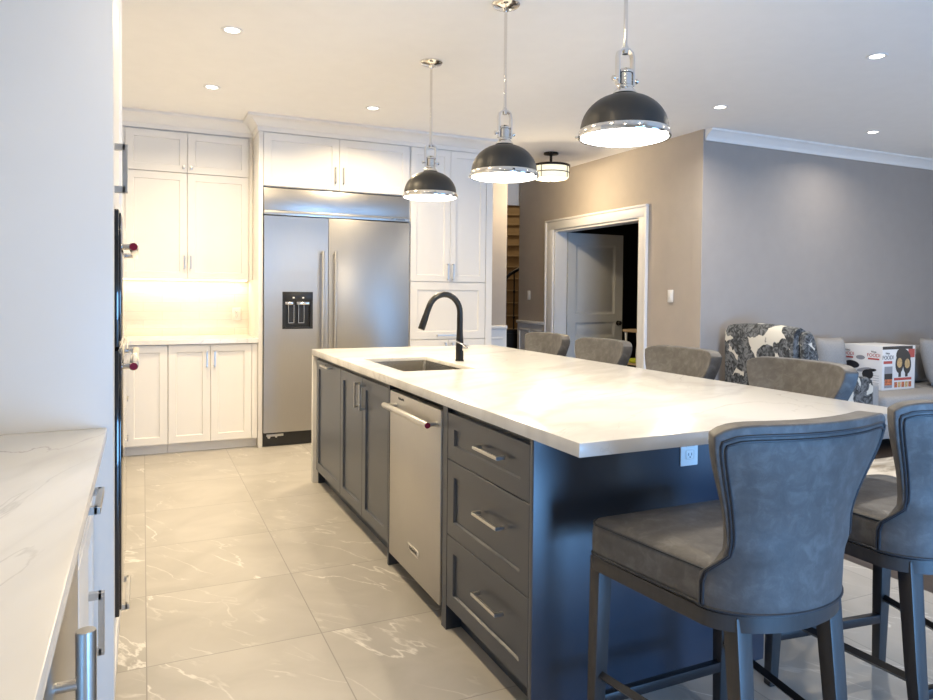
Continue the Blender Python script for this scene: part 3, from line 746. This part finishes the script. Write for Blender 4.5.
    ra = [[bm.verts.new((p.x, p.y, z)) for p in oo] for oo, z in ((o1, .545), (o1, .583), (o2, .583), (o2, .545))]
    n = len(o1)
    for a, b_ in zip(ra, ra[1:]+ra[:1]):
        for k in range(n): bm.faces.new((a[k], a[(k+1) % n], b_[(k+1) % n], b_[k]))
    obj('apron', bm, 'stoolwood', t)
    def leg(xt, yt, xb, yb, wt=.046, wb=.032):
        bm = B(); A = []
        for x, y, z, w in ((xb, yb, 0, wb), (lerp(xb, xt, .5), lerp(yb, yt, .56), .28, lerp(wb, wt, .6)), (xt, yt, .578, wt)):
            A.append([bm.verts.new((x+i*w/2, y+j*w/2, z)) for i, j in ((-1, -1), (1, -1), (1, 1), (-1, 1))])
        for a, b_ in zip(A, A[1:]):
            for k in range(4): bm.faces.new((a[k], a[(k+1) % 4], b_[(k+1) % 4], b_[k]))
        bm.faces.new(list(reversed(A[0]))); bm.faces.new(A[-1])
        bmesh.ops.recalc_face_normals(bm, faces=bm.faces)
        bmesh.ops.bevel(bm, geom=[e for e in bm.edges], offset=.003, segments=2, profile=.5, affect='EDGES')
        return bm
    LG = [(-.228, .212, -.236, .225), (.228, .212, .236, .225), (-.150, -.208, -.158, -.278), (.150, -.208, .158, -.278)]
    for a in LG: obj('leg', leg(*a), 'stoolwood', t)
    bm = B(); box(bm, -.215, .215, .203, .227, .155, .185, .002); fr = obj('footrail', bm, 'footrail', t)
    for sx in (-1, 1):
        bm = B(); tube(bm, [(sx*.230, .20, .245), (sx*.156, -.240, .245)], .0135, 4); obj('side_rail', bm, 'footrail', t)
    bm = B(); box(bm, -.14, .14, -.262, -.240, .20, .228, .002); obj('rear_rail', bm, 'footrail', t)
    return t
S = make_stool('charcoal leather counter stool nearest the camera, its whole curved back showing')
S.location = (1.390, 1.405, 0)
dup(S, (2.125, 1.445, 0), 'charcoal leather stool cut off by the right edge of the picture', math.radians(-7))
dup(S, (2.31, 2.155, 0), 'stool on the long side of the island nearest the camera, before the floral chair', PI/2)
dup(S, (2.31, 2.885, 0), 'second stool along the long side of the island, below the gray wall corner', PI/2)
dup(S, (2.31, 3.585, 0), 'third stool along the long side of the island, before the open door', PI/2)
dup(S, (2.31, 4.245, 0), 'farthest stool on the long side of the island, near the wainscot', PI/2)

# ------------------------------------------------------------------ lamps
def pendant(label, x, y, zr):
    t = thing('pendant_lamp', label, 'lamp', (x, y, zr), 0, 'dome pendant lamps over the island')
    H = Zc-zr
    bm = B(); lathe(bm, [(0, H-.0005), (.071, H-.0005), (.071, H-.008), (.062, H-.018), (.02, H-.028), (.012, H-.040), (0, H-.040)], n=32); obj('canopy', bm, 'chrome', t)
    bm = B(); tube(bm, [(0, 0, .325), (0, 0, H-.03)], .0075, 12); obj('rod', bm, 'chrome', t)
    R = .168
    bm = B(); prof = [(R, .026)]
    for k in range(13):
        a = math.radians(4+k*6.4); prof.append((R*.985*math.cos(a)**.92, .028+.140*math.sin(a)))
    prof += [(.045, .170)]
    inner = [(max(r-.004, .03), h-.004) for r, h in reversed(prof)]
    lathe(bm, prof+inner+[prof[0]], n=56); obj('shade', bm, 'shade', t)
    bm = B(); lathe(bm, [(R-.003, 0.003), (R+.004, 0.001), (R+.006, .006), (R+.004, .024), (R+.001, .030), (R-.003, .028), (R-.003, 0.003)], n=64); rim = obj('rim_band', bm, 'chrome', t)
    for k in range(3):
        bm = B(); a = k*2*PI/3+.3; p = Vector((math.cos(a), math.sin(a), 0)); tube(bm, [p*(R+.003)+Vector((0, 0, .015)), p*(R+.018)+Vector((0, 0, .015))], .006, 10); obj('rim_screw', bm, 'chrome', rim)
    bm = B(); lathe(bm, [(0, -.010), (.08, -.008), (R-.012, .000), (R-.004, .003), (R-.004, .010), (0, .004)], n=48); obj('diffuser', bm, 'bulb', t)
    bm = B(); lathe(bm, [(0, .168), (.046, .168), (.043, .176), (.036, .184), (.030, .190), (.030, .198), (.026, .202), (.026, .244), (.030, .246), (.030, .254), (.020, .262), (0, .262)], n=30)
    cap = obj('socket_cap', bm, 'chrome', t)
    bm = B()
    for sx in (-1, 1):
        tube(bm, [(sx*.026, 0, .222), (sx*.050, 0, .222)], .005, 10); tube(bm, [(sx*.048, 0, .222), (sx*.056, 0, .222)], .010, 14)
    obj('thumb_screw', bm, 'chrome', cap)
    bm = B()
    for sx in (-1, 1):
        P = [(sx*.034, .200), (sx*.034, .305), (sx*.029, .324), (sx*.014, .334), (0, .336)]
        for w, q in ((.011, 0),):
            V = []
            for i, (x_, z_) in enumerate(P):
                a = Vector(P[max(i-1, 0)]); b_ = Vector(P[min(i+1, 4)]); d = (b_-a).normalized(); n_ = Vector((-d.y, d.x))*.0036
                V.append([bm.verts.new((x_+n_.x*k, yy, z_+n_.y*k)) for k, yy in ((1, -w), (1, w), (-1, w), (-1, -w))])
            for a, b_ in zip(V, V[1:]):
                for k in range(4): bm.faces.new((a[k], a[(k+1) % 4], b_[(k+1) % 4], b_[k]))
            bm.faces.new(list(reversed(V[0]))); bm.faces.new(V[-1])
    lathe(bm, [(0, .318), (.012, .318), (.012, .345), (.007, .352), (0, .352)], n=16)
    obj('yoke', bm, 'chrome', t)
    l = area('pendant_light', (0, 0, -.012), (0, 0, 0), .28, .28, PW_PEND, WARM, PI, 'DISK'); l.parent = t
    return t
pendant('dark dome pendant lamp nearest the camera, the largest of the three', 1.65, 2.19, 1.900)
pendant('dark dome pendant lamp in the middle of the row of three', 1.645, 3.16, 1.890)
pendant('dark dome pendant lamp farthest away, before the pantry cabinet', 1.64, 4.155, 1.905)
# recessed lights
def downlight(label, x, y, power=None, warm=WARM):
    t = thing('recessed_light', label, 'ceiling light', (x, y, Zc), 0, 'recessed ceiling lights')
    bm = B(); lathe(bm, [(.040, -.0005), (.040, -.003), (.056, -.006), (.060, -.003), (.060, -.0005), (.040, -.0005)], n=36); obj('trim_ring', bm, 'trim', t)
    bm = B(); lathe(bm, [(0, -.002), (.039, -.002), (.039, -.0006), (0, -.0006)], n=32); obj('lens', bm, 'lens', t)
    l = area('downlight', (0, 0, -.008), (0, 0, 0), .10, .10, power or PW_CAN, warm, math.radians(150), 'DISK'); l.parent = t
    return t
downlight('recessed ceiling light at the top left, nearest of the left pair', .449, 4.156)
downlight('recessed ceiling light nearest the back left wall cabinet', .445, 5.375)
downlight('recessed ceiling light before the cabinet over the refrigerator', 1.641, 5.40)
downlight('recessed ceiling light at the upper right, nearest the camera', 4.00, 2.846, 22, (1, .92, .8))
downlight('recessed ceiling light above the corner of the taupe and gray walls', 4.02, 4.141, 14, (1, .92, .8))
downlight('recessed ceiling light along the crown moulding of the gray wall', 5.81, 4.155, 7, (1, .92, .8))
for i, (x, y) in enumerate(((.449, 2.94), (.449, 1.72), (.449, .5), (1.64, .4), (4.0, 1.5))):
    downlight('recessed ceiling light %s, out of the picture' % ('before the oven tower', 'beside the foreground worktop', 'behind the viewer beside the left wall', 'behind the viewer before the island', 'over the living room rug')[i], x, y, 6)
# semi-flush drum lamp
t = thing('drum_ceiling_lamp', 'small bronze ceiling lamp with glowing drum glass before the taupe wall', 'lamp', (3.80, 6.26, Zc))
bm = B(); lathe(bm, [(0, -.0005), (.075, -.0005), (.075, -.018), (.02, -.026), (.02, -.03), (0, -.03)], n=32); obj('canopy', bm, 'bronze', t)
bm = B(); tube(bm, [(0, 0, -.02), (0, 0, -.135)], .014, 14); obj('stem', bm, 'bronze', t)
bm = B(); lathe(bm, [(0, -.125), (.190, -.125), (.198, -.13), (.198, -.15), (.190, -.15), (.186, -.135), (0, -.135)], n=48); lathe(bm, [(.186, -.205), (.192, -.205), (.192, -.213), (.186, -.213), (.186, -.205)], n=48)
for k in range(4):
    a = k*PI/2+.5; tube(bm, [(.191*math.cos(a), .191*math.sin(a), -.145), (.191*math.cos(a), .191*math.sin(a), -.265)], .004, 8)
obj('frame', bm, 'bronze', t)
bm = B(); lathe(bm, [(.184, -.137), (.185, -.255), (.17, -.268), (.09, -.278), (0, -.28)], n=48); obj('drum_shade', bm, 'drum', t)
bm = B(); lathe(bm, [(0, -.281), (.014, -.283), (.01, -.295), (0, -.297)], n=16); obj('finial', bm, 'bronze', t)
l = bpy.data.lights.new('drum_light', 'POINT'); l.energy = PW_FLUSH; l.color = WARM; l.shadow_soft_size = .04
l = bpy.data.objects.new('drum_light', l); COL.objects.link(l); l.location = (0, 0, -.36); l.parent = t
area('undercabinet_light', (.34, 6.60, 1.392), (0, 0, 0), 1.0, .03, PW_UNDER, (1, .80, .52))

# ------------------------------------------------------------------ living room
bm = B(); box(bm, 4.61, 8.3, .6, 3.72, .0005, .012, .004); tag(obj('area_rug', bm, 'rug'), 'beige and brown area rug on the dark wood floor', 'rug')
def cushion(x0, x1, y0, y1, z0, z1, r=.05, puff=.02):
    bm = B(); box(bm, x0, x1, y0, y1, z0, z1, min(r, (z1-z0)*.45, (y1-y0)*.45), 4)
    return bm
t = thing('sofa', 'light gray sofa along the gray wall', 'sofa', (5.50, 4.73, 0))
bm = B(); box(bm, 0, 2.5, -.82, 0, .10, .30, .015); obj('base', bm, 'sofa', t)
for a, b_ in ((.13, 1.24), (1.26, 2.37)):
    obj('seat_cushion', cushion(a, b_, -.86, -.14, .301, .465, .05), 'sofa', t)
obj('back_cushion', cushion(1.05, 1.70, -.32, -.125, .467, .84, .09), 'sofa', t); obj('back_cushion', cushion(1.72, 2.36, -.32, -.125, .467, .84, .09), 'sofa', t)
bm = B(); box(bm, 0, 2.5, -.12, 0, .30, .80, .04, 3); obj('back_frame', bm, 'sofa', t)
for a in (0, 2.38): obj('arm', cushion(a, a+.12, -.84, -.125, .301, .60, .05), 'sofa', t)
for x in (.06, 2.44):
    for y in (-.76, -.06):
        bm = B(); box(bm, x-.03, x+.03, y-.03, y+.03, 0, .099, .004); obj('leg', bm, 'darkwood', t)
def pillow(label, loc, rot, w=.50, h=.46):
    bm = B(); n = 12
    G = {}
    for sgn in (-1, 1):
        for i in range(n+1):
            for j in range(n+1):
                a, b_ = -1+2*i/n, -1+2*j/n
                th = .085*((1-a**4)*(1-b_**4))**.6
                pin = 1-.07*(1-abs(a*b_))
                if th < 1e-6 and sgn == 1: G[sgn, i, j] = G[-1, i, j]
                else: G[sgn, i, j] = bm.verts.new((a*w/2*(1-.05*(1-b_*b_)), sgn*th, b_*h/2*(1-.05*(1-a*a))))
        for i in range(n):
            for j in range(n):
                q = [G[sgn, i, j], G[sgn, i+1, j], G[sgn, i+1, j+1], G[sgn, i, j+1]]
                bm.faces.new(q if sgn < 0 else q[::-1])
    o = obj('throw_pillow', bm, 'sofa', None, loc, ang=180); o.rotation_euler = rot
    return tag(o, label, 'pillow', 'throw pillows on the sofa')
pillow('pale gray throw pillow leaning at the left end of the sofa', (5.775, 4.50, .705), (-.10, 0, -.05), .34)
pillow('gray throw pillow on the sofa right of the carton', (6.98, 4.25, .70), (-.25, 0, .1))
# boxed cooker on the sofa
t = thing('appliance_carton', 'white printed kitchen appliance carton standing on the sofa seat', 'carton', (6.035, 4.175, .466), 0)
# local: corner at origin, right face along +x (facing -y), left face along +y (facing -x)
CWX, CWY, CH = .46, .40, .40
bm = B(); box(bm, 0, CWX, 0, CWY, 0, CH, .002); cb = obj('box', bm, 'carton', t)
LEFT = (PI/2, 0, -PI/2)
def fbox(name, x0, x1, z0, z1, m, d=.0012, bev=0):
    bm = B(); box(bm, x0, x1, -d, -.0002, z0, z1, bev); return obj(name, bm, m, cb)
def lbox(name, y0, y1, z0, z1, m, d=.0012):
    bm = B(); box(bm, -d, -.0002, y0, y1, z0, z1); return obj(name, bm, m, cb)
def disc(name, cx, cz, rx, rz, m, face='f', d=.0018, tilt=0):
    bm = B(); P = [bm.verts.new((0, 0, 0))]; bm.verts.remove(P[0]); lo = []
    for dd in (.0002, d):
        ring = []
        for k in range(20):
            a = 2*PI*k/20; u_ = rx*math.cos(a); v_ = rz*math.sin(a); u2 = u_*math.cos(tilt)-v_*math.sin(tilt); v2 = u_*math.sin(tilt)+v_*math.cos(tilt)
            ring.append(bm.verts.new((cx+u2, -dd, cz+v2) if face == 'f' else (-dd, cx+u2, cz+v2)))
        lo.append(ring)
    bm.faces.new(lo[1]); bm.faces.new(lo[0][::-1])
    for k in range(20): bm.faces.new((lo[0][k], lo[0][(k+1) % 20], lo[1][(k+1) % 20], lo[1][k]))
    return obj(name, bm, m, cb)
# right face
fbox('printed_band', 0, CWX-.04, CH-.03, CH-.002, 'ink'); fbox('printed_band', CWX-.10, CWX-.01, CH-.11, CH-.03, 'redink')
text('lettering', 'Ninja', .026, 'ink', cb, (.07, -.001, .335), FRONT, 0); text('lettering', 'FOODI', .052, 'ink', cb, (.075, -.001, .295), FRONT, 0, .95)
fbox('printed_band', .015, .135, .24, .265, 'redink', .0010)
fbox('printed_picture', .03, .14, .02, .215, 'grayink', .0009); fbox('printed_picture', .03, .14, .09, .15, 'ink', .0013); fbox('printed_picture', .035, .135, .045, .10, 'food', .0016)
disc('printed_picture', .29, .30, .105, .075, 'ink', 'f', .0020, -.35)
for cx, cz in ((.235, .235), (.345, .225)):
    disc('printed_picture', cx, cz, .055, .085, 'ink', 'f', .0024); disc('printed_picture', cx, cz+.01, .036, .045, 'bread', 'f', .0030)
for cx in (.225, .32): fbox('printed_picture', cx, cx+.035, .115, .17, 'ink', .0016)
fbox('printed_band', .165, .41, .085, .108, 'redink')
for k in range(5): fbox('printed_picture', .17+k*.05, .21+k*.05, .02, .07, 'food' if k % 2 == 0 else 'bread', .0010)
# left face, y runs away from the corner so it reads from far (left) to near (right)
for yy in (.345, .085):
    text('lettering', 'Ninja', .024, 'ink', cb, (-.001, yy, .345), LEFT, 0); text('lettering', 'FOODI', .044, 'redink', cb, (-.001, yy, .312), LEFT, 0, .95); lbox('printed_band', yy-.055, yy+.055, .272, .287, 'redink', .0008)
disc('printed_picture', .215, .285, .045, .02, 'grayink', 'l')
disc('printed_picture', .30, .215, .075, .035, 'ink', 'l', .002, .1); disc('printed_picture', .175, .175, .075, .018, 'grayink', 'l', .002, -.2); disc('printed_picture', .14, .135, .055, .045, 'ink', 'l', .0024); disc('printed_picture', .10, .175, .045, .014, 'ink', 'l', .0028, -.15)
for k in range(4): lbox('printed_band', .03, .12, .06+k*.022, .064+k*.022, 'grayink', .0008)
# floral wing chair: back towards -x, seen from its outer back and side
t = thing('armchair', 'black and cream floral wing armchair by the corner of the gray wall', 'armchair', (4.60, 4.265, 0), 0)
bm = B(); YH = .355
prof = [(0.02, .22), (.0, .55), (-.01, .93), (.0, 1.01), (.03, 1.05), (.075, 1.06), (.12, 1.04), (.15, .98), (.17, .80), (.20, .44), (.20, .22)]
NY = 12; rings = []
for i in range(NY+1):
    v = -1+2*i/NY
    rings.append([bm.verts.new((x+.012*(1-v*v)*0-.02*(1-v*v), v*YH, z+(.022*(1-v*v) if z > .9 else 0))) for x, z in prof])
for a, b_ in zip(rings, rings[1:]):
    for k in range(len(prof)): bm.faces.new((a[k], a[(k+1) % len(prof)], b_[(k+1) % len(prof)], b_[k]))
bm.faces.new(rings[0][::-1]); bm.faces.new(rings[-1])
obj('backrest', bm, 'floral', t, ang=50)
for sy in (-1, 1):
    bm = B()      # wing and arm in one side panel
    P = [(.06, .22), (.04, .98), (.06, 1.03), (.11, 1.035), (.15, 1.00), (.18, .92), (.215, .80), (.27, .72), (.36, .68), (.78, .655), (.84, .63), (.86, .57), (.85, .22)]
    y0, y1 = sy*(YH+.002), sy*(YH+.070)
    A = [bm.verts.new((x, y0, z)) for x, z in P]; C_ = [bm.verts.new((x, y1, z)) for x, z in P]; n = len(P)
    bm.faces.new(A); bm.faces.new(C_[::-1])
    for k in range(n): bm.faces.new((A[k], A[(k+1) % n], C_[(k+1) % n], C_[k]))
    bmesh.ops.recalc_face_normals(bm, faces=bm.faces)
    bmesh.ops.bevel(bm, geom=[e for e in bm.edges if e.calc_face_angle(0) > .9], offset=.025, segments=3, profile=.5, affect='EDGES')
    obj('arm', bm, 'floral', t, ang=50)
obj('seat_cushion', cushion(.21, .84, -.345, .345, .30, .50, .05), 'floral', t)
bm = B(); box(bm, .04, .82, -.35, .35, .18, .299, .01); obj('base', bm, 'floral', t)
for x in (.07, .78):
    for y in (-.34, .34):
        bm = B(); tube(bm, [(x, y, 0), (x, y, .185)], [.018, .028], 10); obj('leg', bm, 'darkwood', t)

# ------------------------------------------------------------------ stairs seen through the hall, and the dark room
bm = B(); st = thing('staircase', 'oak staircase glimpsed through the narrow hall opening', 'staircase', (4.12, 9.21, 0), -.5)
for k in range(15):
    box(bm, 0, 1.3, k*.20, k*.20+.21, 0 if k < 1 else k*.195-.02, (k+1)*.195-.032)
obj('risers', bm, 'stairwood', st)
for k in range(15):
    bm = B(); box(bm, -.02, 1.32, k*.20-.03, k*.20+.198, (k+1)*.195-.031, (k+1)*.195, .006); obj('tread', bm, 'stairwood', st)
t = thing('stair_railing', 'black iron railing in front of the oak staircase', 'railing', (4.30, 8.55, 0))
bm = B(); P = [(.16, 0, 1.20), (.17, 0, 1.42), (.20, 0, 1.52), (.26, 0, 1.575), (.42, 0, 1.66), (.80, 0, 1.86)]; tube(bm, P, .022, 10); obj('handrail', bm, 'black', t)
for x, zt in ((.325, 1.61), (.47, 1.68), (.62, 1.76)):
    bm = B(); tube(bm, [(x, 0, 0), (x, 0, zt)], .010, 8)
    for z in (.98, 1.34): lathe(bm, [(0, -.03), (.018, -.012), (.018, .012), (0, .03)], (x, 0, z), 10)
    obj('baluster', bm, 'black', t)
t = thing('dark_cabinet', 'low black cabinet at the foot of the railing in the hall', 'cabinet', (4.33, 8.27, 0))
bm = B(); box(bm, 0, .55, 0, .20, .05, .80, .004); obj('body', bm, 'black', t)
bm = B(); box(bm, -.01, .56, -.01, .21, .80, .825, .004); obj('top', bm, 'black', t)
bm = B(); box(bm, .02, .53, .01, .19, 0, .05); obj('plinth', bm, 'black', t)
for a in (.01, .28):
    bm = B(); box(bm, a, a+.26, -.012, -.0005, .08, .78, .003); obj('door', bm, 'black', t)
t = thing('side_table', 'dim wooden side table with turned legs in the dark room behind the doorway', 'table', (4.93, 6.22, 0))
bm = B(); box(bm, -.13, .13, -.13, .13, .90, .93, .008); obj('table_top', bm, 'stairwood', t)
bm = B(); box(bm, -.11, .11, -.11, .11, .54, .56, .004); obj('shelf', bm, 'stairwood', t)
for x in (-.10, .10):
    for y in (-.10, .10):
        bm = B(); tube(bm, [(x, y, 0), (x, y, .15), (x, y, .25), (x, y, .40), (x, y, .52), (x, y, .66), (x, y, .78), (x, y, .90)], [.012, .018, .013, .018, .013, .019, .012, .018], 12); obj('leg', bm, 'door', t)
bm = B(); box(bm, -.085, .085, -.085, .085, 0, .05, .015, 3)
o = obj('folded_cloth', bm, 'lime', None, (4.93, 6.22, .561)); tag(o, 'lime green folded cloth in the dark room behind the doorway', 'cloth')
area('stair_hall_fill', (4.6, 10.2, 4.6), (0, 0, 0), .6, .6, 26, WARM)  # fill added above the stairs to brighten them; no fixture hangs there
